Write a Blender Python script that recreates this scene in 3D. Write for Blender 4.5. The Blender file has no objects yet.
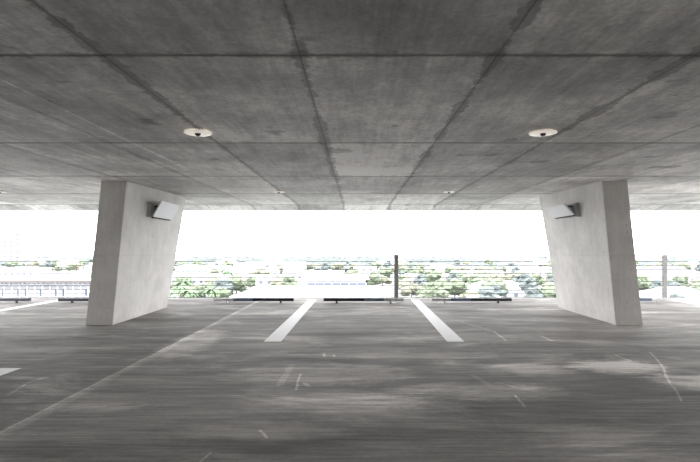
import bpy, bmesh, math, random
from mathutils import Vector, Matrix, noise
PI = math.pi
sc = bpy.context.scene
C = sc.collection
random.seed(7)

# ------------------------------------------------------------------ helpers
def link(name, bm, m, parent=None, smooth=False):
    bmesh.ops.recalc_face_normals(bm, faces=bm.faces[:])
    me = bpy.data.meshes.new(name); bm.to_mesh(me); bm.free()
    if smooth:
        for p in me.polygons: p.use_smooth = True
    if m: me.materials.append(m)
    o = bpy.data.objects.new(name, me); C.objects.link(o)
    if parent: o.parent = parent
    return o
def tag(o, label, cat, group=None, kind=None):
    o['label'] = label; o['category'] = cat
    if group: o['group'] = group
    if kind: o['kind'] = kind
    return o
def struct(o, label=None):
    o['kind'] = 'structure'
    if label: o['label'] = label
    return o
def empty(name, loc, rz=0):
    o = bpy.data.objects.new(name, None); o.empty_display_size = .2
    o.location = loc; o.rotation_euler = (0, 0, rz); C.objects.link(o); return o
def copy_tree(o, parent=None):
    c = o.copy(); C.objects.link(c); c.parent = parent
    for ch in list(o.children): copy_tree(ch, c)
    return c
def box(bm, x0, x1, y0, y1, z0, z1, bev=0):
    b = bmesh.new()
    vs = [b.verts.new((x, y, z)) for z in (z0, z1) for y in (y0, y1) for x in (x0, x1)]
    for f in ((0,1,3,2),(4,5,7,6),(0,1,5,4),(2,3,7,6),(0,2,6,4),(1,3,7,5)): b.faces.new([vs[i] for i in f])
    bmesh.ops.recalc_face_normals(b, faces=b.faces[:])
    if bev: bmesh.ops.bevel(b, geom=b.edges[:], offset=bev, segments=2, affect='EDGES', profile=.5)
    me = bpy.data.meshes.new('t'); b.to_mesh(me); b.free(); bm.from_mesh(me); bpy.data.meshes.remove(me)
def hexa(bm, pts, bev=0):
    """pts: 4 bottom, 4 top in ring order"""
    b = bmesh.new(); vs = [b.verts.new(p) for p in pts]
    for f in ((3,2,1,0),(4,5,6,7),(0,1,5,4),(1,2,6,5),(2,3,7,6),(3,0,4,7)): b.faces.new([vs[i] for i in f])
    if bev: bmesh.ops.bevel(b, geom=b.edges[:], offset=bev, segments=2, affect='EDGES')
    me = bpy.data.meshes.new('t'); b.to_mesh(me); b.free(); bm.from_mesh(me); bpy.data.meshes.remove(me)
def cyl(bm, p0, p1, r0, r1=None, n=12):
    p0, p1 = Vector(p0), Vector(p1); d = p1-p0; r1 = r0 if r1 is None else r1
    q = d.to_track_quat('Z', 'Y').to_matrix().to_4x4()
    bmesh.ops.create_cone(bm, cap_ends=True, segments=n, radius1=r0, radius2=r1, depth=d.length,
                          matrix=Matrix.Translation((p0+p1)/2) @ q)
def lathe(bm, prof, n=40, c=(0,0,0)):
    rings = []
    for r, z in prof:
        if r < 1e-6: rings.append([bm.verts.new((c[0], c[1], c[2]+z))])
        else: rings.append([bm.verts.new((c[0]+r*math.cos(2*PI*i/n), c[1]+r*math.sin(2*PI*i/n), c[2]+z)) for i in range(n)])
    for a, b in zip(rings, rings[1:]):
        for i in range(n):
            j = (i+1) % n
            if len(a) == 1: bm.faces.new((a[0], b[i], b[j]))
            elif len(b) == 1: bm.faces.new((a[i], b[0], a[j]))
            else: bm.faces.new((a[i], b[i], b[j], a[j]))

# ------------------------------------------------------------------ node helpers
class N:
    def __init__(s, name):
        s.m = bpy.data.materials.new(name); s.m.use_nodes = True
        s.t = s.m.node_tree; s.bsdf = s.t.nodes['Principled BSDF']
    def new(s, t, **kw):
        n = s.t.nodes.new(t)
        for k, v in kw.items(): setattr(n, k, v)
        return n
    def put(s, sock, v):
        if isinstance(v, (int, float)): sock.default_value = v
        elif isinstance(v, (tuple, list)): sock.default_value = v if len(sock.default_value) == len(v) else (*v, 1)
        else: s.t.links.new(v, sock)
    def math(s, op, a, b=0., c=0., clamp=False):
        n = s.new('ShaderNodeMath', operation=op, use_clamp=clamp)
        s.put(n.inputs[0], a); s.put(n.inputs[1], b); s.put(n.inputs[2], c); return n.outputs[0]
    def pos(s): 
        g = s.new('ShaderNodeNewGeometry'); x = s.new('ShaderNodeSeparateXYZ'); s.put(x.inputs[0], g.outputs['Position'])
        return g.outputs['Position'], x.outputs[0], x.outputs[1], x.outputs[2]
    def vec(s, x, y, z=0.):
        n = s.new('ShaderNodeCombineXYZ'); s.put(n.inputs[0], x); s.put(n.inputs[1], y); s.put(n.inputs[2], z); return n.outputs[0]
    def scale(s, v, sc3, off=(0,0,0)):
        n = s.new('ShaderNodeMapping'); s.put(n.inputs[0], v); n.inputs['Scale'].default_value = sc3
        n.inputs['Location'].default_value = off; return n.outputs[0]
    def noise(s, v, sca, det=4, rough=.55, dist=0.):
        n = s.new('ShaderNodeTexNoise'); s.put(n.inputs['Vector'], v); n.inputs['Scale'].default_value = sca
        n.inputs['Detail'].default_value = det; n.inputs['Roughness'].default_value = rough
        n.inputs['Distortion'].default_value = dist; return n.outputs['Fac']
    def white(s, v):
        n = s.new('ShaderNodeTexWhiteNoise', noise_dimensions='3D'); s.put(n.inputs['Vector'], v); return n.outputs['Value']
    def smooth(s, v, a, b, lo=0., hi=1.):
        n = s.new('ShaderNodeMapRange', interpolation_type='SMOOTHSTEP'); s.put(n.inputs[0], v)
        s.put(n.inputs[1], a); s.put(n.inputs[2], b); s.put(n.inputs[3], lo); s.put(n.inputs[4], hi); return n.outputs[0]
    def mix(s, f, a, b):
        n = s.new('ShaderNodeMix', data_type='RGBA'); s.put(n.inputs[0], f); s.put(n.inputs[6], a); s.put(n.inputs[7], b); return n.outputs[2]
    def mul(s, col, f):     # scale a colour by a scalar
        n = s.new('ShaderNodeVectorMath', operation='SCALE'); s.put(n.inputs[0], col); s.put(n.inputs['Scale'], f); return n.outputs[0]
    def bump(s, h, st, d=.01):
        n = s.new('ShaderNodeBump'); s.put(n.inputs['Height'], h); n.inputs['Strength'].default_value = st
        n.inputs['Distance'].default_value = d; s.put(s.bsdf.inputs['Normal'], n.outputs[0])
    def seg(s, x, y, a, b, w):
        """mask of a thin stroke from a to b on the floor plane"""
        dx, dy = b[0]-a[0], b[1]-a[1]; L2 = dx*dx+dy*dy
        px = s.math('SUBTRACT', x, a[0]); py = s.math('SUBTRACT', y, a[1])
        t = s.math('DIVIDE', s.math('ADD', s.math('MULTIPLY', px, dx), s.math('MULTIPLY', py, dy)), L2, clamp=True)
        ex = s.math('SUBTRACT', px, s.math('MULTIPLY', t, dx)); ey = s.math('SUBTRACT', py, s.math('MULTIPLY', t, dy))
        d = s.math('SQRT', s.math('ADD', s.math('MULTIPLY', ex, ex), s.math('MULTIPLY', ey, ey)))
        return s.smooth(d, w*.4, w, 1., 0.)
def plain(name, col, rough=.6, metal=0., var=.12, scale=8., bump=.15, spec=.5):
    k = N(name); p, x, y, z = k.pos()
    n = k.noise(p, scale, 5)
    k.put(k.bsdf.inputs['Base Color'], k.mul(tuple(col), k.smooth(n, .25, .75, 1-var, 1+var)))
    k.bsdf.inputs['Roughness'].default_value = rough; k.bsdf.inputs['Metallic'].default_value = metal
    k.bsdf.inputs['Specular IOR Level'].default_value = spec
    if bump: k.bump(n, bump, .004)
    return k.m

# ------------------------------------------------------------------ materials
def ceiling_material():
    k = N('board_formed_concrete'); p, x, y, z = k.pos()
    wob = k.math('MULTIPLY', k.math('SUBTRACT', k.noise(p, 1.3, 3), .5), .05)
    fine = k.noise(p, 9, 6, .65); mid = k.noise(p, 1.1, 5, .6); edge = k.noise(p, 7., 8, .75)
    # panel grid 1.21 x 2.34 m
    u = k.math('DIVIDE', k.math('SUBTRACT', x, .86), 1.21); v = k.math('DIVIDE', k.math('SUBTRACT', y, .52), 2.345)
    du = k.math('MULTIPLY', k.math('ABSOLUTE', k.math('SUBTRACT', u, k.math('ROUND', u))), 1.21)
    dv = k.math('MULTIPLY', k.math('ABSOLUTE', k.math('SUBTRACT', v, k.math('ROUND', v))), 2.345)
    rnd = k.white(k.vec(k.math('FLOOR', u), k.math('FLOOR', v)))
    # grout stain of uneven width along the long joints, strongest on the x=.86 and x=-.35 lines
    stripn = k.noise(k.vec(k.math('MULTIPLY', k.math('ROUND', u), 7.3), y), 1.6, 5, .7)
    width = k.math('MULTIPLY', k.smooth(stripn, .38, .68), .06)
    width = k.math('ADD', width, k.math('MULTIPLY', k.math('SUBTRACT', edge, .42), .17))
    central = k.smooth(k.math('ABSOLUTE', k.math('SUBTRACT', x, .25)), 2.2, 3.6, 1., .25)
    stain = k.math('MULTIPLY', k.smooth(k.math('SUBTRACT', du, width), -.008, .008, 1., 0.), central)
    nwidth = k.math('MULTIPLY', k.smooth(y, 3.2, 4.6, 1., 0.), k.math('MULTIPLY', k.math('SUBTRACT', edge, .38), .26))
    stain_v = k.math('MULTIPLY', k.smooth(k.math('SUBTRACT', dv, nwidth), -.008, .008, 1., 0.), k.smooth(y, 3.4, 4.6, .8, 0.))
    line_u = k.math('MULTIPLY', k.math('MULTIPLY', k.smooth(du, .003, .009, 1., 0.), k.smooth(stripn, .3, .55, .1, 1.)), k.math('MAXIMUM', k.smooth(x, -2.3, -2.2), k.smooth(y, 4.8, 5.4)))
    line_v = k.math('MULTIPLY', k.smooth(dv, k.math('MULTIPLY', y, .0026), k.math('ADD', .014, k.math('MULTIPLY', y, .004)), 1., 0.), k.smooth(mid, .3, .6, .55, 1.))
    # older pale casting joint left of centre
    jd = k.math('ABSOLUTE', k.math('ADD', k.math('ADD', x, 2.5), k.math('MULTIPLY', wob, .4)))
    pale = k.math('MULTIPLY', k.smooth(jd, .004, .014, 1., 0.), k.smooth(y, 6.5, 8., 1., 0.))
    # blotches and pockmarks
    blot = k.smooth(k.noise(k.scale(p, (.8, 1., 1.)), 2.3, 3, .5), .66, .72)
    pit = k.smooth(k.noise(p, 14, 1, .4), .76, .79)
    # smeared rubbing strokes running with the formwork
    smear = k.math('MULTIPLY_ADD', k.noise(k.scale(p, (6., .5, 1.)), 1.2, 5, .65), .5, k.math('MULTIPLY', k.noise(k.scale(p, (14., 1.1, 1.), (4, 2, 0)), 1.3, 6, .75), .5))
    cloud = k.noise(k.scale(p, (.35, .5, 1.), (3, 1, 0)), 1.4, 3, .5)
    b = k.math('ADD', k.smooth(mid, .3, .7, .74, 1.2), k.math('MULTIPLY', k.math('SUBTRACT', smear, .5), 1.5))
    b = k.math('MULTIPLY', b, k.smooth(rnd, 0., 1., .80, 1.18))
    b = k.math('MULTIPLY', b, k.smooth(cloud, .3, .7, .86, 1.12))
    b = k.math('MULTIPLY', b, k.math('MULTIPLY', k.smooth(fine, .3, .7, .84, 1.14), k.smooth(k.noise(p, 30, 4, .7), .3, .7, .88, 1.12)))
    inpanel = k.math('MULTIPLY', k.math('MULTIPLY', k.smooth(x, -.36, -.33), k.smooth(x, .84, .87, 1., 0.)), k.smooth(y, 5.2, 5.22, 0., 1.))
    b = k.math('MULTIPLY', b, k.math('ADD', 1., k.math('MULTIPLY', inpanel, .24)))
    for m, f in ((stain, .42), (stain_v, .45), (line_u, .5), (line_v, .72), (blot, .4), (pit, .4)):
        b = k.math('MULTIPLY', b, k.math('SUBTRACT', 1., k.math('MULTIPLY', m, f)))
    b = k.math('MULTIPLY', b, k.math('ADD', 1., k.math('MULTIPLY', pale, .55)))
    k.put(k.bsdf.inputs['Base Color'], k.mul((CEIL, CEIL*.975, CEIL*.95), b))
    k.bsdf.inputs['Roughness'].default_value = .62
    k.bsdf.inputs['Specular IOR Level'].default_value = .35
    h = k.math('SUBTRACT', k.math('MULTIPLY', fine, .3), k.math('ADD', line_v, k.math('MULTIPLY', line_u, .8)))
    k.bump(h, .35, .006)
    return k.m

def floor_material():
    k = N('worn_broomed_concrete'); p, x, y, z = k.pos()
    broom = k.noise(k.scale(p, (.5, 14., 1.)), 2.2, 6, .7)
    streak = k.noise(k.scale(p, (.28, 1.6, 1.), (2.2, 5, 0)), 1.3, 5, .62)
    mid = k.noise(p, .8, 5, .6, .4); fine = k.noise(p, 26, 4, .7)
    wear = k.smooth(k.noise(k.scale(p, (.5, 1.1, 1.), (7.1, 2, 0)), 1., 6, .68, .6), .50, .70)
    b = k.math('MULTIPLY', k.math('MULTIPLY', k.smooth(broom, .25, .75, .74, 1.26), k.smooth(k.noise(k.scale(p, (.9, 7., 1.), (1, 8, 0)), 1.7, 6, .72), .3, .7, .84, 1.16)), k.smooth(streak, .28, .72, .74, 1.3))
    b = k.math('MULTIPLY', b, k.smooth(mid, .3, .7, .84, 1.16))
    b = k.math('MULTIPLY', b, k.smooth(fine, .25, .75, .92, 1.08))
    b = k.math('MULTIPLY', b, k.math('ADD', 1., k.math('MULTIPLY', wear, .75)))
    # lighter strip out by the railing
    b = k.math('MULTIPLY', b, k.smooth(y, 12.2, 12.6, 1., 1.2))
    bay = k.math('MULTIPLY', k.smooth(k.math('ADD', y, k.math('MULTIPLY', k.math('SUBTRACT', mid, .5), .25)), 6.25, 6.33), k.smooth(x, -2.56, -2.52))
    b = k.math('MULTIPLY', b, k.math('ADD', 1., k.math('MULTIPLY', bay, .14)))
    # scrubbed pale patches
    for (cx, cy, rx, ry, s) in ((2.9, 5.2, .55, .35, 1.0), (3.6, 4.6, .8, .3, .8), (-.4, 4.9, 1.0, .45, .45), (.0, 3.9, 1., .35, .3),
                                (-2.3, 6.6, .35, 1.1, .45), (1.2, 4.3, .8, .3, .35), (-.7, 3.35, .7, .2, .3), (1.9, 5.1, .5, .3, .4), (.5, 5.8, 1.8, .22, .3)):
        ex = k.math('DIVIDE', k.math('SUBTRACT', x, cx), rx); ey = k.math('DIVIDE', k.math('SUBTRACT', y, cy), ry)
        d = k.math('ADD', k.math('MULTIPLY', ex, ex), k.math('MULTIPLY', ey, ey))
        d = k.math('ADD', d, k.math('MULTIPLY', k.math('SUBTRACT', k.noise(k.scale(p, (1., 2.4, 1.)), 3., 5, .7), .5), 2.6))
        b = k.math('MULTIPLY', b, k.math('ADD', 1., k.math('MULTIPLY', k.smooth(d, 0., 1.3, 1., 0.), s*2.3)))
    # sawn joints and cracks
    wx = k.math('ADD', x, k.math('MULTIPLY', k.math('SUBTRACT', k.noise(p, 3., 4), .5), .05))
    j1 = k.smooth(k.math('ABSOLUTE', k.math('ADD', wx, 2.54)), .006, .02, 1., 0.)
    j1b = k.smooth(k.math('ABSOLUTE', k.math('ADD', wx, 2.50)), .0, .09, 1., 0.)
    j2 = k.smooth(k.math('ABSOLUTE', k.math('SUBTRACT', y, 6.32)), .01, .035, 1., 0.)
    b = k.math('MULTIPLY', b, k.math('ADD', 1., k.math('MULTIPLY', j1, .55)))
    b = k.math('MULTIPLY', b, k.math('ADD', 1., k.math('MULTIPLY', k.math('MULTIPLY', j1b, fine), .7)))
    b = k.math('MULTIPLY', b, k.math('SUBTRACT', 1., k.math('MULTIPLY', j2, .16)))
    darker = k.smooth(k.math('ADD', wx, 2.54), -.01, .01, .88, 1.)
    b = k.math('MULTIPLY', b, darker)
    # scratches, tyre scuffs
    wy = k.math('ADD', y, k.math('MULTIPLY', k.math('SUBTRACT', k.noise(p, 2.2, 3), .5), .1))
    for (a, c, w, s) in (((3.73,5.95),(3.45,5.28),.016,1.), ((3.45,5.28),(3.08,4.6),.018,1.1), ((3.08,4.6),(2.78,3.99),.014,.8),
                         ((1.9,8.43),(2.19,7.4),.022,.8), ((2.19,7.4),(2.14,6.74),.024,.9), ((2.77,7.05),(2.8,6.7),.035,.9),
                         ((1.42,4.19),(1.39,3.87),.016,1.), ((1.2,4.86),(1.27,4.5),.045,.4), ((3.19,5.78),(3.22,5.5),.03,.9),
                         ((-3.14,4.19),(-3.22,4.6),.016,.8), ((-3.22,4.6),(-3.16,4.8),.018,.8), ((-.6,4.9),(-.56,4.34),.018,1.1),
                         ((-.73,5.3),(-.75,4.5),.05,.4), ((-.42,5.85),(-.40,5.7),.025,1.), ((-.3,5.8),(-.28,5.68),.02,.9),
                         ((-.94,3.0),(-.96,2.87),.01,.9), ((-.70,3.35),(-.62,3.22),.016,1.), ((-.5,4.55),(-.45,4.45),.03,.9), ((1.5,4.4),(1.38,4.6),.012,.8)):
        mk = k.math('MULTIPLY', k.seg(wx, wy, a, c, w), k.smooth(fine, .35, .6, .3, 1.))
        b = k.math('MULTIPLY', b, k.math('ADD', 1., k.math('MULTIPLY', mk, s)))
    k.put(k.bsdf.inputs['Base Color'], k.mul((FLOOR, FLOOR*.955, FLOOR*.915), b))
    k.put(k.bsdf.inputs['Roughness'], k.smooth(k.math('MULTIPLY', broom, streak), .1, .4, .85, .7))
    k.bsdf.inputs['Specular IOR Level'].default_value = .15
    k.bump(k.math('ADD', k.math('MULTIPLY', broom, .6), k.math('MULTIPLY', fine, .3)), .35, .004)
    return k.m

def column_material():
    k = N('smooth_cast_concrete'); p, x, y, z = k.pos()
    grain = k.noise(k.scale(p, (7., 7., .5)), 2.5, 5, .65); mid = k.noise(p, 1.6, 4, .55)
    pit = k.smooth(k.noise(p, 22, 1, .4), .74, .77); veins = k.noise(p, 6., 6, .7, 1.2)
    b = k.math('MULTIPLY', k.smooth(mid, .3, .7, .90, 1.07), k.smooth(grain, .3, .7, .95, 1.05))
    b = k.math('MULTIPLY', b, k.smooth(veins, .3, .7, .96, 1.04))
    b = k.math('MULTIPLY', b, k.math('SUBTRACT', 1., k.math('MULTIPLY', pit, .3)))
    lift = k.smooth(k.math('ABSOLUTE', k.math('SUBTRACT', z, 1.2)), .0, .02, .93, 1.)
    b = k.math('MULTIPLY', b, lift)
    k.put(k.bsdf.inputs['Base Color'], k.mul((COL, COL*.97, COL*.935), b))
    k.bsdf.inputs['Roughness'].default_value = .7
    k.bump(k.math('SUBTRACT', k.math('MULTIPLY', grain, .4), pit), .2, .004)
    return k.m

CEIL, FLOOR, COL = .70, .30, .74
EXT = 11.2; BACK = -6.; WB = 11.2; SW0, SW1 = -6., 4.; WORLD = 8.2
M = dict(
    ceil=ceiling_material(), floor=floor_material(), col=column_material(),
    paint=plain('road_paint', (.90, .90, .91), .55, var=.05, scale=30, bump=.3),
    black=plain('black_rubber', (.022, .024, .036), .5), slate=plain('slate_band', (.17, .2, .28), .55),
    pale=plain('pale_band', (.68, .68, .68), .5), steel=plain('brushed_steel', (.30, .295, .285), .5, .0, var=.08),
    cable=plain('steel_cable', (.10, .105, .13), .4, .5, bump=0), box=plain('grey_zinc', (.46, .47, .46), .6, .0, var=.08),
    panel=plain('white_enamel', (.86, .87, .89), .35, var=.02), dark=plain('dark_metal', (.05, .05, .055), .5, .3),
    plate=plain('white_plastic', (.88, .84, .80), .4, var=.02), glass=plain('frosted_bulb', (.85, .87, .88), .15, var=.01),
    wall=plain('white_stucco', (.42, .425, .44), .8, var=.05, scale=.4), wall2=plain('cream_stucco', (.30, .275, .25), .8, var=.05, scale=.4),
    roofw=plain('white_membrane_roof', (.42, .425, .44), .7, var=.06, scale=.2), roofg=plain('grey_gravel_roof', (.12, .125, .14), .85, var=.1, scale=.3),
    roofr=plain('terracotta_tile_roof', (.26, .17, .15), .8, var=.12, scale=1.), window=plain('blue_window_glass', (.10, .115, .155), .3, var=.05, scale=1.),
    leafa=plain('broad_leaf_foliage', (.095, .118, .076), .75, var=.35, scale=1.2, bump=0), leafb=plain('olive_foliage', (.125, .13, .092), .75, var=.3, scale=1.2, bump=0),
    leafc=plain('blue_green_foliage', (.078, .095, .092), .75, var=.3, scale=1.2, bump=0), palm=plain('palm_foliage', (.07, .115, .055), .6, var=.3, scale=2., bump=0),
    bark=plain('grey_bark', (.16, .14, .12), .9, var=.2), trim=plain('red_brown_cornice', (.16, .11, .10), .7))
def ground_material():
    k = N('town_ground'); p, x, y, z = k.pos()
    n = k.noise(p, .012, 6, .6); n2 = k.noise(p, .08, 4, .6)
    c = k.mix(k.smooth(n, .40, .52), (.085, .09, .078), (.21, .22, .225)); c = k.mix(k.smooth(n2, .4, .65), c, (.12, .125, .12))
    k.put(k.bsdf.inputs['Base Color'], c); k.bsdf.inputs['Roughness'].default_value = .95; return k.m
M['canopy'] = plain('far_foliage', (.06, .073, .071), .8, var=.35, scale=.15, bump=0)
M['plate'].node_tree.nodes['Principled BSDF'].inputs['Emission Color'].default_value = (1, .9, .8, 1)
M['plate'].node_tree.nodes['Principled BSDF'].inputs['Emission Strength'].default_value = .42
M['ground'] = ground_material()

# ------------------------------------------------------------------ setting
H = 2.495; EYE = 1.3
bm = bmesh.new(); box(bm, -EXT, EXT, BACK, 12.78, -.32, 0); struct(link('floor', bm, M['floor']))
bm = bmesh.new(); box(bm, -EXT, EXT, BACK, 12.3, H, H+.35); hexa(bm, [(-EXT, 12.3, H), (EXT, 12.3, H), (EXT, 12.85, 2.372), (-EXT, 12.85, 2.372), (-EXT, 12.3, H+.35), (EXT, 12.3, H+.35), (EXT, 12.85, H+.35), (-EXT, 12.85, H+.35)]); box(bm, -EXT, EXT, 12.84, 15.6, 2.63, H+.35); struct(link('ceiling', bm, M['ceil']))  # outermost slab is unseen, added to keep sky light off the floor edge
bm = bmesh.new(); box(bm, -WB, WB, BACK-.3, BACK, 0, H); struct(link('added_wall_back', bm, M['col']))  # unseen wall added to shut out light from behind the viewer
for nm, sx in (('added_wall_left', -1), ('added_wall_right', 1)):
    bm = bmesh.new(); box(bm, min(sx*EXT, sx*(EXT+.25)), max(sx*EXT, sx*(EXT+.25)), SW0, SW1, 0, H); struct(link(nm, bm, M['col']))  # unseen side walls added to hold light off the column fronts
GZ = -20.; FT = 1.307
bm = bmesh.new(); bmesh.ops.create_grid(bm, x_segments=2, y_segments=2, size=1500, matrix=Matrix.Translation((0, 900, GZ)))
struct(link('ground', bm, M['ground']))

# ------------------------------------------------------------------ leaning columns
CX = .125
INN = {('n', 0): 4.353, ('n', 1): 4.106, ('f', 0): 4.418, ('f', 1): 3.99}
YN, YF = 8.07, 10.55
def wall_x(y, z):
    t = (y-YN)/(YF-YN); s = z/H
    a = INN[('n', 0)]*(1-s)+INN[('n', 1)]*s; b = INN[('f', 0)]*(1-s)+INN[('f', 1)]*s
    return a*(1-t)+b*t
for sgn, lab in ((-1, 'slab-like concrete column on the left, leaning outward at its foot, darker warm front edge'),
                 (1, 'slab-like concrete column on the right, pitted grey front edge, leaning outward at its foot')):
    bm = bmesh.new(); T = .463
    r = empty('concrete_column', (CX+sgn*4.6, (YN+YF)/2, 0))
    pts = []
    for z, s in ((0, 0), (H, 1)):
        t = .463 if s == 0 else .44
        for key, y, add in (('n', YN, 0), ('f', YF, 0), ('f', YF, t), ('n', YN, t)):
            pts.append((sgn*(INN[(key, s)]+add)-sgn*4.6, y-(YN+YF)/2, z))
    hexa(bm, pts, .006)
    C.objects.unlink(r); bpy.data.objects.remove(r)
    o = link('concrete_column', bm, M['col']); o.location = (CX+sgn*4.6, (YN+YF)/2, 0)
    tag(o, lab, 'column', 'leaning concrete columns')

# ------------------------------------------------------------------ wall lamps on the columns
def wall_lamp(sgn, label, ob, ot, zb, zt):
    y0 = 9.1; zc = 2.06
    root = empty('wall_lamp', (CX+sgn*wall_x(y0, zc), y0, zc))
    bx, by, bz = root.location
    def P(out, y, z): return (CX+sgn*(wall_x(y, z)-out)-bx, y-by, z-bz)
    def slab(bm, y0, y1, o0, o1, z0, z1, bev=.006):
        hexa(bm, [P(o0, y0, z0), P(o1, y0, z0), P(o1, y1, z0), P(o0, y1, z0), P(o0, y0, z1), P(o1, y0, z1), P(o1, y1, z1), P(o0, y1, z1)], bev)
    b = bmesh.new(); slab(b, 8.88, 9.6, 0.0, .08, 1.945, 2.19); h = link('housing', b, M['box'], root)
    b = bmesh.new(); slab(b, 8.865, 8.885, -.0, .085, 1.935, 2.20, .003); link('end_cap', b, M['box'], h)
    for ya in (9.0, 9.45):
        for za in (1.99, 2.14):
            b = bmesh.new(); out = ob+(za-.015-zb)/(zt-zb)*(ot-ob)-.035
            hexa(b, [P(.06, ya, za-.015), P(out, ya, za-.015), P(out, ya+.03, za-.015), P(.06, ya+.03, za-.015),
                     P(.06, ya, za+.015), P(out, ya, za+.015), P(out, ya+.03, za+.015), P(.06, ya+.03, za+.015)]); link('bracket', b, M['dark'], root)
    # tilted white reflector panel: lower edge near the wall, upper edge far out
    b = bmesh.new(); th = .03
    def Q(out, y, z):
        w = CX+sgn*(4.125-out); return (w-bx, y-by, z-bz)
    hexa(b, [Q(ob-th*.8, 8.88, zb+.014), Q(ob, 8.88, zb), Q(ob, 9.8, zb), Q(ob-th*.8, 9.8, zb+.014),
             Q(ot-th*.8, 8.88, zt+.014), Q(ot, 8.88, zt), Q(ot, 9.8, zt), Q(ot-th*.8, 9.8, zt+.014)], .003)
    pn = link('reflector_panel', b, M['panel'], root)
    b = bmesh.new()
    hexa(b, [Q(ob-.05, 8.93, zb-.018), Q(ob-.008, 8.93, zb-.018), Q(ob-.008, 9.75, zb-.018), Q(ob-.05, 9.75, zb-.018),
             Q(ob-.05, 8.93, zb+.01), Q(ob-.012, 8.93, zb-.003), Q(ob-.012, 9.75, zb-.003), Q(ob-.05, 9.75, zb+.01)]); link('lower_rail', b, M['dark'], pn)
    tag(root, label, 'wall lamp', 'tilted wall lamps on the columns')
wall_lamp(-1, 'tilted white panel wall lamp on the inner face of the left column', .12, .29, 1.93, 2.23)
wall_lamp(1, 'tilted white panel wall lamp on the inner face of the right column', .125, .325, 1.966, 2.177)

# ------------------------------------------------------------------ ceiling discs
def ceiling_light(x, y, r, label):
    root = empty('ceiling_light', (x, y, H))
    b = bmesh.new(); lathe(b, [(0, -.014), (r*.96, -.014), (r, -.016), (r, -.019), (r*.96, -.021), (0, -.022)]); link('disc', b, M['plate'], root, True)
    b = bmesh.new(); lathe(b, [(0, 0.002), (r*.5, .002), (r*.5, -.016), (0, -.016)]); link('mounting_plate', b, M['dark'], root)
    b = bmesh.new(); lathe(b, [(0, -.02), (.03, -.02), (.03, -.03), (.016, -.045), (0, -.047)], 24); nk = link('socket', b, M['dark'], root, True)
    b = bmesh.new(); lathe(b, [(0, -.044), (.014, -.046), (.017, -.056), (.011, -.066), (0, -.069)], 20); link('bulb', b, M['glass'], nk, True)
    tag(root, label, 'ceiling light', 'round ceiling discs')
ceiling_light(-1.605, 4.71, .133, 'larger white ceiling disc left of centre, nearer the viewer, dark central socket')
ceiling_light(1.876, 4.71, .133, 'larger white ceiling disc right of centre, nearer the viewer, dark central socket')
ceiling_light(-1.59, 9.5, .115, 'far white ceiling disc between the left column and the central seam')
ceiling_light(1.87, 9.5, .115, 'far white ceiling disc left of the right column')
ceiling_light(-7.27, 9.5, .115, 'far ceiling disc at the left edge, left of the left column')

# ------------------------------------------------------------------ painted lines
def line(pts, label):
    b = bmesh.new(); n = 10
    (ax, ay, aw), (bx, by, bw) = pts
    lo = []
    L = [(ax-aw/2, ay), (ax+aw/2, ay), (bx+bw/2, by), (bx-bw/2, by)]
    hexa(b, [(x, y, 0) for x, y in L]+[(x, y, .003) for x, y in L])
    o = link('parking_line', b, M['paint']); tag(o, label, 'parking line', 'white parking bay lines')
line(((-1.2, 6.62, .245), (-1.165, 12.2, .215)), 'white painted bay line left of the central bay')
line(((1.40, 6.62, .245), (1.515, 12.2, .215)), 'white painted bay line right of the central bay')
line(((-7.62, 6.62, .22), (-7.70, 12.2, .215)), 'white bay line running in from the left edge, left of the left column')
line(((8.28, 6.62, .22), (8.2, 12.2, .215)), 'thin white bay line at the far right, right of the right column')
line(((-3.80, -.3, .22), (-3.80, 5.13, .22)), 'end of a white bay line at the left edge of the near floor')

# ------------------------------------------------------------------ wheel stops
def stop_proto():
    root = empty('wheel_stop', (0, 0, 0))
    w = .055; z0, z1 = .05, .122
    b = bmesh.new(); box(b, -.02, .98, -w, w, z0, z1, .008); link('bar', b, M['black'], root)
    b = bmesh.new(); box(b, -.50, -.022, -w, w, z0, z1, .008); link('slate_section', b, M['slate'], root)
    b = bmesh.new(); box(b, -.98, -.502, -w, w, z0, z1, .008); link('pale_section', b, M['pale'], root)
    for s, m in ((-1, 'pale'), (1, 'black')):
        b = bmesh.new(); box(b, s*.66-.02, s*.66+.02, -.025, .025, .004, z0+.004, .003); box(b, s*.66-.032, s*.66+.032, -.045, .045, 0, .006)
        link('foot', b, M[m], root)
    return root
p0 = stop_proto()
for i, (x, fl, lab) in enumerate(((-2.53, 0, 'low wheel stop bar between the left column and the central bay, pale left end'),
        (.16, 1, 'low wheel stop bar in the central bay, dark left half and pale right end'),
        (2.80, 0, 'low wheel stop bar left of the right column, pale left end and dark right half'),
        (6.70, 1, 'low wheel stop bar right of the right column, pale end by the railing post'),
        (-6.32, 1, 'dark wheel stop bar emerging from behind the left column'),
        (-9.0, 0, 'dark wheel stop bar cut by the left edge of the view'))):
    o = p0 if i == 0 else copy_tree(p0)
    o.location = (x, 11.45, 0); o.rotation_euler = (0, 0, PI if fl else 0)
    tag(o, lab, 'wheel stop', 'wheel stops along the railing')

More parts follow.
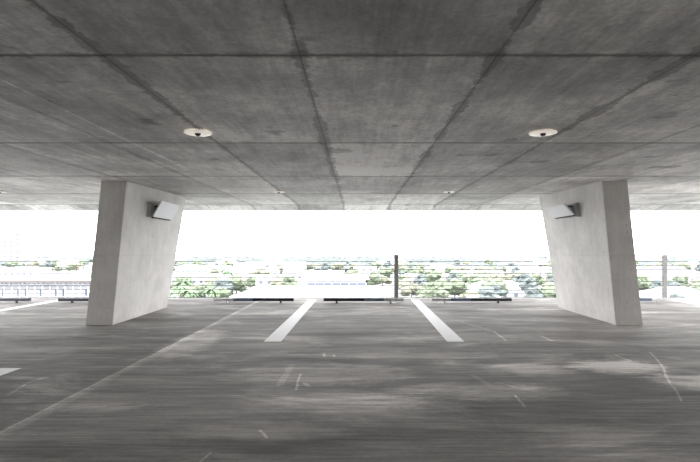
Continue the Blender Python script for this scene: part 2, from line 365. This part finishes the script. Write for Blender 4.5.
# ------------------------------------------------------------------ railing
YR = 12.5
fence = empty('cable_railing', (0, YR, 0))
tag(fence, 'cable railing with square steel posts along the open edge of the deck', 'railing')
for px in (-13.35, -6.15, 1.05, 8.23):
    b = bmesh.new(); box(b, px-.055, px+.055, -.035, .035, .01, 1.17, .006)
    pst = link('post', b, M['steel'], fence)
    b = bmesh.new(); box(b, px-.075, px+.075, -.075, .075, 0, .014, .003); link('base_plate', b, M['steel'], pst)
    b = bmesh.new(); box(b, px-.05, px+.05, -.045, -.034, 1.06, 1.16, .002); link('cap', b, M['steel'], pst)
for i in range(11):
    z = 1.102-i*.1073
    b = bmesh.new(); r = .0075 if i else .005
    cyl(b, (-EXT, 0, z), (EXT, 0, z), r, n=8); link('cable', b, M['cable'], fence)

# ------------------------------------------------------------------ town below
foot = []        # occupied circles
def free(x, y, r): return all((x-a)**2+(y-b)**2 > (r+c)**2 for a, b, c in foot)
def occupy(x0, x1, y0, y1):
    s = 6.
    nx = max(1, int((x1-x0)/s)); ny = max(1, int((y1-y0)/s))
    for i in range(nx+1):
        for j in range(ny+1): foot.append((x0+(x1-x0)*i/nx, y0+(y1-y0)*j/ny, 4.5))
# arcaded hall at left
SC = (FT, FT, FT)
root = empty('gallery_building', (-110*FT,  150*FT, GZ)); tag(root, 'long white arcaded building with red-brown cornice below the left end of the railing', 'building')
root.scale = SC
b = bmesh.new(); box(b, -34, 24, 2, 22, 0, 5.9); link('walls', b, M['wall'], root)
b = bmesh.new(); box(b, -35, 25, .2, 23, 5.9, 6.35, .03); rf = link('roof', b, M['roofw'], root)
b = bmesh.new(); box(b, -35.2, 25.2, 0, .2, 5.95, 6.4); link('cornice', b, M['trim'], rf)
b = bmesh.new(); box(b, -34.5, 24.5, .3, 1.0, 4.55, 4.8); link('rafter_beam', b, M['roofg'], root)
for i in range(24):
    x = -33+i*2.45
    b = bmesh.new(); box(b, x-.2, x+.2, .4, .9, 0, 4.6); link('pillar', b, M['wall'], root)
for i in (2, 4, 5, 7, 9, 10, 11, 13, 14, 16, 18, 19, 22):
    x = -33+(i+.5)*2.45
    b = bmesh.new(); box(b, x-.6, x+.6, 1.93, 2.05, 1.2, 3.4, .02); link('window', b, M['window'], root)
for i in range(40):
    x = -34+i*1.48
    b = bmesh.new(); box(b, x-.2, x+.2, -.0, .5, 5.35, 5.7); link('bracket', b, M['roofg'], root)
occupy(-146*FT, -84*FT, 150*FT, 174*FT)
# white hall in the centre
root = empty('low_hall', (-8*FT,  118*FT, GZ)); tag(root, 'large white flat-roofed hall below the middle of the railing, rounded right corner', 'building')
def rounded(bm, x0, x1, y0, y1, z0, z1, r):
    pts = [(x0, y0), (x1-r*.3, y0)]
    for i in range(9):
        a = -PI/2+PI/2*i/8; pts.append((x1-r+r*math.cos(a), y0+r+r*math.sin(a)))
    for i in range(9):
        a = PI/2*i/8; pts.append((x1-r+r*math.cos(a), y1-r+r*math.sin(a)))
    pts += [(x0, y1)]
    lo = [bm.verts.new((x, y, z0)) for x, y in pts]; hi = [bm.verts.new((x, y, z1)) for x, y in pts]
    bm.faces.new(lo[::-1]); bm.faces.new(hi)
    for i in range(len(pts)):
        j = (i+1) % len(pts); bm.faces.new((lo[i], lo[j], hi[j], hi[i]))
root.scale = SC
b = bmesh.new(); rounded(b, -19, 15.5, -16, 16, 0, 5.6, 7); link('walls', b, M['wall'], root)
b = bmesh.new(); rounded(b, -20, 16.5, -17, 17, 5.6, 6.0, 7.5); link('roof', b, M['roofw'], root)
b = bmesh.new(); box(b, -7, 10.5, 18.5, 42, 0, 7.6); up = link('upper_storey', b, M['wall'], root)
b = bmesh.new(); box(b, -8, 11.5, 17.8, 43, 7.6, 8.0, .05); link('upper_roof', b, M['roofw'], up)
for i in range(7):
    x = -5.4+i*2.45
    b = bmesh.new(); box(b, x-1.12, x+1.12, 18.4, 18.55, 5.9, 6.75); link('window', b, M['window'], up)
b = bmesh.new(); box(b, -9.5, -2, 26, 40, 8.0, 9.3); link('roof_housing', b, M['wall'], root)
occupy(-30*FT, 10*FT, 96*FT, 164*FT)
# pyramid roof pavilion at right
root = empty('pavilion', (77*FT,  113*FT, GZ)); tag(root, 'white hipped-roof pavilion below the railing right of the right column', 'pavilion')
root.scale = SC
b = bmesh.new(); box(b, -6.5, 6.5, -6.5, 6.5, 0, 4.6); link('walls', b, M['wall'], root)
b = bmesh.new(); hexa(b, [(-8.5, -8.5, 4.6), (8.5, -8.5, 4.6), (8.5, 8.5, 4.6), (-8.5, 8.5, 4.6), (-2.5, -1, 7.3), (2.5, -1, 7.3), (2.5, 1, 7.3), (-2.5, 1, 7.3)]); link('roof', b, M['roofw'], root)
occupy(68*FT, 86*FT, 104*FT, 122*FT)
# tower
TD = 700
root = empty('apartment_tower', (-430*1.25+14, TD, GZ)); tag(root, 'tall pale apartment tower far away at the left edge of the view', 'tower')
b = bmesh.new(); root.scale = (1.3, 1.3, 1.25)
b = bmesh.new(); box(b, -14, 14, 0, 18, 0, 48); link('walls', b, M['wall'], root)
b = bmesh.new(); box(b, -9, 9, 2, 15, 48, 52); link('roof_housing', b, M['wall'], root)
for i in range(15):
    for xa, xb in ((2.2, 5.8), (-5, -1), (-12, -8)):
        b = bmesh.new(); box(b, xa, xb, -.15, .02, 2+i*3.05, 3.9+i*3.05); link('window', b, M['window'], root)
    b = bmesh.new(); box(b, 9.0, 13.5, -.9, .02, 1.6+i*3.05, 2.7+i*3.05); link('balcony', b, M['roofg'], root)
occupy(-550, -500, 696, 730)

def sector(x, y):
    u = x/y
    if u < -.58: return 'left of the left column'
    if u < -.37: return 'around the left column'
    if u < -.12: return 'just right of the left column'
    if u < .09: return 'behind the white central hall'
    if u < .26: return 'right of the middle railing post'
    if u < .42: return 'just left of the right column'
    if u < .6: return 'behind the right column'
    return 'at the far right of the railing'
def band(y): return 'near' if y < 230 else ('middle distance' if y < 450 else 'far distance')

# houses
def house(x, y, w, d, h, rz, wall, roof, kind, nw):
    root = empty('house', (x, y, GZ), rz)
    b = bmesh.new(); box(b, -w/2, w/2, -d/2, d/2, 0, h); link('walls', b, wall, root)
    b = bmesh.new()
    if kind == 'flat': box(b, -w/2-.4, w/2+.4, -d/2-.4, d/2+.4, h, h+.5)
    else:
        e = .7; a = [(-w/2-e, -d/2-e, h), (w/2+e, -d/2-e, h), (w/2+e, d/2+e, h), (-w/2-e, d/2+e, h)]
        k = w*.28
        hexa(b, a+[(-k, -.1, h+d*.2), (k, -.1, h+d*.2), (k, .1, h+d*.2), (-k, .1, h+d*.2)])
    link('roof', b, roof, root)
    for i in range(nw):
        wx = -w/2+(i+.5)*w/nw
        b = bmesh.new(); box(b, wx-.8, wx+.8, -d/2-.06, -d/2+.02, h*.45, h*.45+1.5); link('window', b, M['window'], root)
    return root
spots = [(-75,205,34,16,5,0,'flat','w'),(-40,200,22,14,5,.05,'flat','w'),(-22,243,30,16,5,0,'flat','w'),(-55,250,26,14,6,.1,'flat','w'),(33,216,30,14,4.5,.04,'flat','w'),
 (62,240,22,15,5,-.1,'flat','w'),(100,262,26,18,6,.1,'flat','w'),(-95,290,30,16,6,0,'flat','w'),(-150,300,40,18,6,0,'flat','w'),(-190,260,30,15,6,0,'flat','w'),
 (-120,215,20,12,5,.1,'hip','r'),(140,215,22,14,5,.15,'flat','w'),(165,250,22,14,5,-.1,'hip','g'),(45,150,18,12,4,.1,'hip','w'),(-60,340,44,20,7,0,'flat','w'),
 (-130,185,18,12,5,0,'flat','w'),(112,190,16,12,4,.1,'hip','r'),(-66,135,10,8,4,0,'hip','w'),(30,110,11,8,4,.1,'hip','w')]
for s in spots:
    x, y, w, d, h, rz, kd, rc = s; x, y, w, d, h = [q*FT for q in (x, y, w, d, h)]
    house_w = M['wall'] if rc != 'r' else M['wall2']
    r = house(x, y, w, d, h, rz, house_w, M['roof'+rc], kd, max(3, int(w/4)))
    cn = {'w': 'white', 'g': 'grey', 'r': 'terracotta'}[rc]
    tag(r, f"{'flat' if kd=='flat' else 'hipped'} {cn} roofed low building in the {band(y)} {sector(x, y)}", 'house', 'low buildings of the town')
    occupy(x-w/2, x+w/2, y-d/2, y+d/2)
n = 0; tries = 0
while n < 70 and tries < 4000:
    tries += 1
    yy = 467*21.3/random.uniform(11, 36); y = yy
    x = random.uniform(-.82, .78)*y
    w = random.uniform(12, 30)*(1 if y < 400 else 1.5); d = w*random.uniform(.5, .8)
    if not free(x, y, max(w, d)*.6): continue
    rc = random.choice('wwwwggr'); kd = random.choice(('flat', 'hip')); h = random.uniform(4, 7)
    r = house(x, y, w, d, h, random.uniform(-.3, .3), random.choice((M['wall'], M['wall'], M['wall2'])), M['roof'+rc], kd, int(w/5))
    cn = {'w': 'white', 'g': 'grey', 'r': 'terracotta'}[rc]
    tag(r, f"{'flat' if kd=='flat' else 'hipped'} {cn} roofed low building in the {band(y)} {sector(x, y)}", 'house', 'low buildings of the town')
    occupy(x-w/2, x+w/2, y-d/2, y+d/2); n += 1

# trees
def crown_bm(seed, R, Ht, flat=.75, blobs=9, sub=2):
    rd = random.Random(seed); bm = bmesh.new()
    for i in range(blobs):
        a = rd.uniform(0, 2*PI); q = rd.uniform(0, .62)*R if i else 0
        r = R*rd.uniform(.38, .55); z = Ht*rd.uniform(.5, .85)
        mat = Matrix.Translation((q*math.cos(a), q*math.sin(a), z)) @ Matrix.Diagonal((r, r, r*flat, 1))
        bmesh.ops.create_icosphere(bm, subdivisions=sub, radius=1, matrix=mat)
    for v in bm.verts:
        nz = noise.noise(v.co*.9+Vector((seed*3.1, 0, 0)))
        v.co += Vector((rd.uniform(-1, 1), rd.uniform(-1, 1), rd.uniform(-1, 1)))*R*.07 + (v.co-Vector((0, 0, Ht*.65))).normalized()*nz*R*.22
    return bm
def make_tree(seed, R, Ht, leaf, name):
    root = empty(name, (0, 0, 0))
    link('crown', crown_bm(seed, R, Ht), leaf, root)
    b = bmesh.new(); cyl(b, (0, 0, 0), (.2, 0, Ht*.6), .35, .2, 8)
    for a in (0, 2.1, 4.2): cyl(b, (.15, 0, Ht*.4), (math.cos(a)*R*.4, math.sin(a)*R*.4, Ht*.65), .16, .08, 6)
    link('trunk', b, M['bark'], root)
    return root
def make_palm(seed, Ht):
    rd = random.Random(seed); root = empty('palm_tree', (0, 0, 0))
    b = bmesh.new(); prev = Vector((0, 0, 0))
    for i in range(6):
        nx = Vector((.08*i*i*.3, 0, Ht*(i+1)/6)); cyl(b, prev, nx, .24-.02*i, .22-.02*i, 8); prev = nx
    link('trunk', b, M['bark'], root)
    top = prev
    b = bmesh.new()
    for i in range(20):
        a = i*2.4; up = rd.uniform(.2, 1.1); L = rd.uniform(2.6, 3.4); d = Vector((math.cos(a), math.sin(a), 0)); s = Vector((-d.y, d.x, 0))
        rows = []
        for j in range(7):
            t = j/6; c = top+d*L*t*math.cos(up*.4)+Vector((0, 0, L*(up*t-1.15*t*t))); wd = .42*math.sin(PI*(t*.85+.12))
            rows.append((b.verts.new(c-s*wd-Vector((0, 0, .18*wd*2))), b.verts.new(c), b.verts.new(c+s*wd-Vector((0, 0, .18*wd*2)))))
        for p, q in zip(rows, rows[1:]):
            b.faces.new((p[0], p[1], q[1], q[0])); b.faces.new((p[1], p[2], q[2], q[1]))
    fr = link('fronds', b, M['palm'], root)
    sm = fr.modifiers.new('thick', 'SOLIDIFY'); sm.thickness = .03
    return root
protos = [(make_tree(3, 5.2, 9, M['leafa'], 'broadleaf_tree'), 'mid green spreading tree', 5.2), (make_tree(8, 4.2, 10.5, M['leafc'], 'broadleaf_tree'), 'dark blue-green tall tree', 4.2),
          (make_tree(15, 5.6, 7.5, M['leafb'], 'broadleaf_tree'), 'pale olive low tree', 5.6), (make_tree(21, 3.6, 7.5, M['leafa'], 'broadleaf_tree'), 'small round green tree', 3.6)]
pp = make_palm(4, 7.2)
used = set()
def plant(k, x, y, s, rz):
    pr, nm, R = protos[k] if k < 4 else (pp, 'green palm with arching fronds', 2.5)
    o = pr if k not in used else copy_tree(pr)
    used.add(k)
    o.location = (x, y, GZ); o.rotation_euler = (0, 0, rz); o.scale = (s, s, s)
    lab = f"{nm} in the {band(y)} {sector(x, y)}" if band(y) != 'near' else f"{nm} close below the railing {sector(x, y)}"
    tag(o, lab, 'palm' if k == 4 else 'tree', 'palms in the town' if k == 4 else 'trees of the town')
    foot.append((x, y, R*s*1.05))
for x, y, s in ((-41.5, 110, 1.0), (-37, 104, .95), (-46, 122, 1.05), (-34.5, 112, .9), (-38.6, 97, .85), (40, 100, .8), (150, 170, 1.1), (-50, 180, 1.1), (88, 150, 1.)):
    plant(4, x*FT, y*FT, s*1.3, random.uniform(0, 6))
n = 0; tries = 0
while n < 285 and tries < 30000:
    tries += 1
    y = 467*21.3/random.uniform(19, 84)
    x = random.uniform(-.80, .78)*y; u = x/y
    # thinner planting on the left half, thick to the right
    if u < -.42 and y < 380: continue
    if u < -.60 and y < 420: continue
    if -.42 < u < .06 and random.random() > (.35 if y < 430 else .85): continue
    if u > .06 and y < 170 and random.random() > .6: continue
    k = random.choice((0, 0, 1, 2, 2, 3)); s = random.uniform(.75, 1.25)
    R = protos[k][2]*s
    if not free(x, y, R): continue
    plant(k, x, y, s, random.uniform(0, 6)); n += 1
# far canopy nobody could count
rd = random.Random(5); bm = bmesh.new()
for i in range(5000):
    y = 467*21.3/rd.uniform(10.6, 23.); x = rd.uniform(-.85, .82)*y
    if noise.noise(Vector((x*.006, y*.004, 0))) < -.25 or not free(x, y, 9): continue
    R = rd.uniform(4, 7.5)
    mat = Matrix.Translation((x, y, GZ+rd.uniform(1.5, 3))) @ Matrix.Diagonal((R*1.5, R, R*.7, 1))
    bmesh.ops.create_icosphere(bm, subdivisions=1, radius=1, matrix=mat)
for v in bm.verts: v.co += Vector((rd.uniform(-1, 1), rd.uniform(-1, 1), rd.uniform(-1, 1)))*.9
o = link('distant_tree_canopy', bm, M['canopy']); tag(o, 'unbroken hazy tree canopy toward the horizon beyond the town', 'trees', kind='stuff')

# ------------------------------------------------------------------ light
w = bpy.data.worlds.new('overcast'); sc.world = w; w.use_nodes = True
bg = w.node_tree.nodes['Background']; bg.inputs[0].default_value = (.975, .98, 1., 1); bg.inputs[1].default_value = WORLD
s = bpy.data.lights.new('sun', 'SUN'); s.energy = 2.5; s.angle = R5 = math.radians(12); s.color = (1, .96, .9)
so = bpy.data.objects.new('sun', s); C.objects.link(so); so.rotation_euler = (math.radians(28), math.radians(-12), 0)

# ------------------------------------------------------------------ camera
cam = bpy.data.cameras.new('camera'); co = bpy.data.objects.new('camera', cam); C.objects.link(co); sc.camera = co
co.location = (0, 0, EYE); co.rotation_euler = (PI/2, 0, 0)
cam.sensor_width = 36; cam.lens = 36*467/700; cam.shift_x = -.01; cam.shift_y = 19/700; cam.clip_end = 5000; cam.clip_start = .05
sc.view_settings.view_transform = 'Standard'; sc.view_settings.look = 'None'; sc.view_settings.gamma = 1
sc.view_settings.use_curve_mapping = False; sc.view_settings.exposure = .1
sc.cycles.diffuse_bounces = 6; sc.cycles.max_bounces = 10
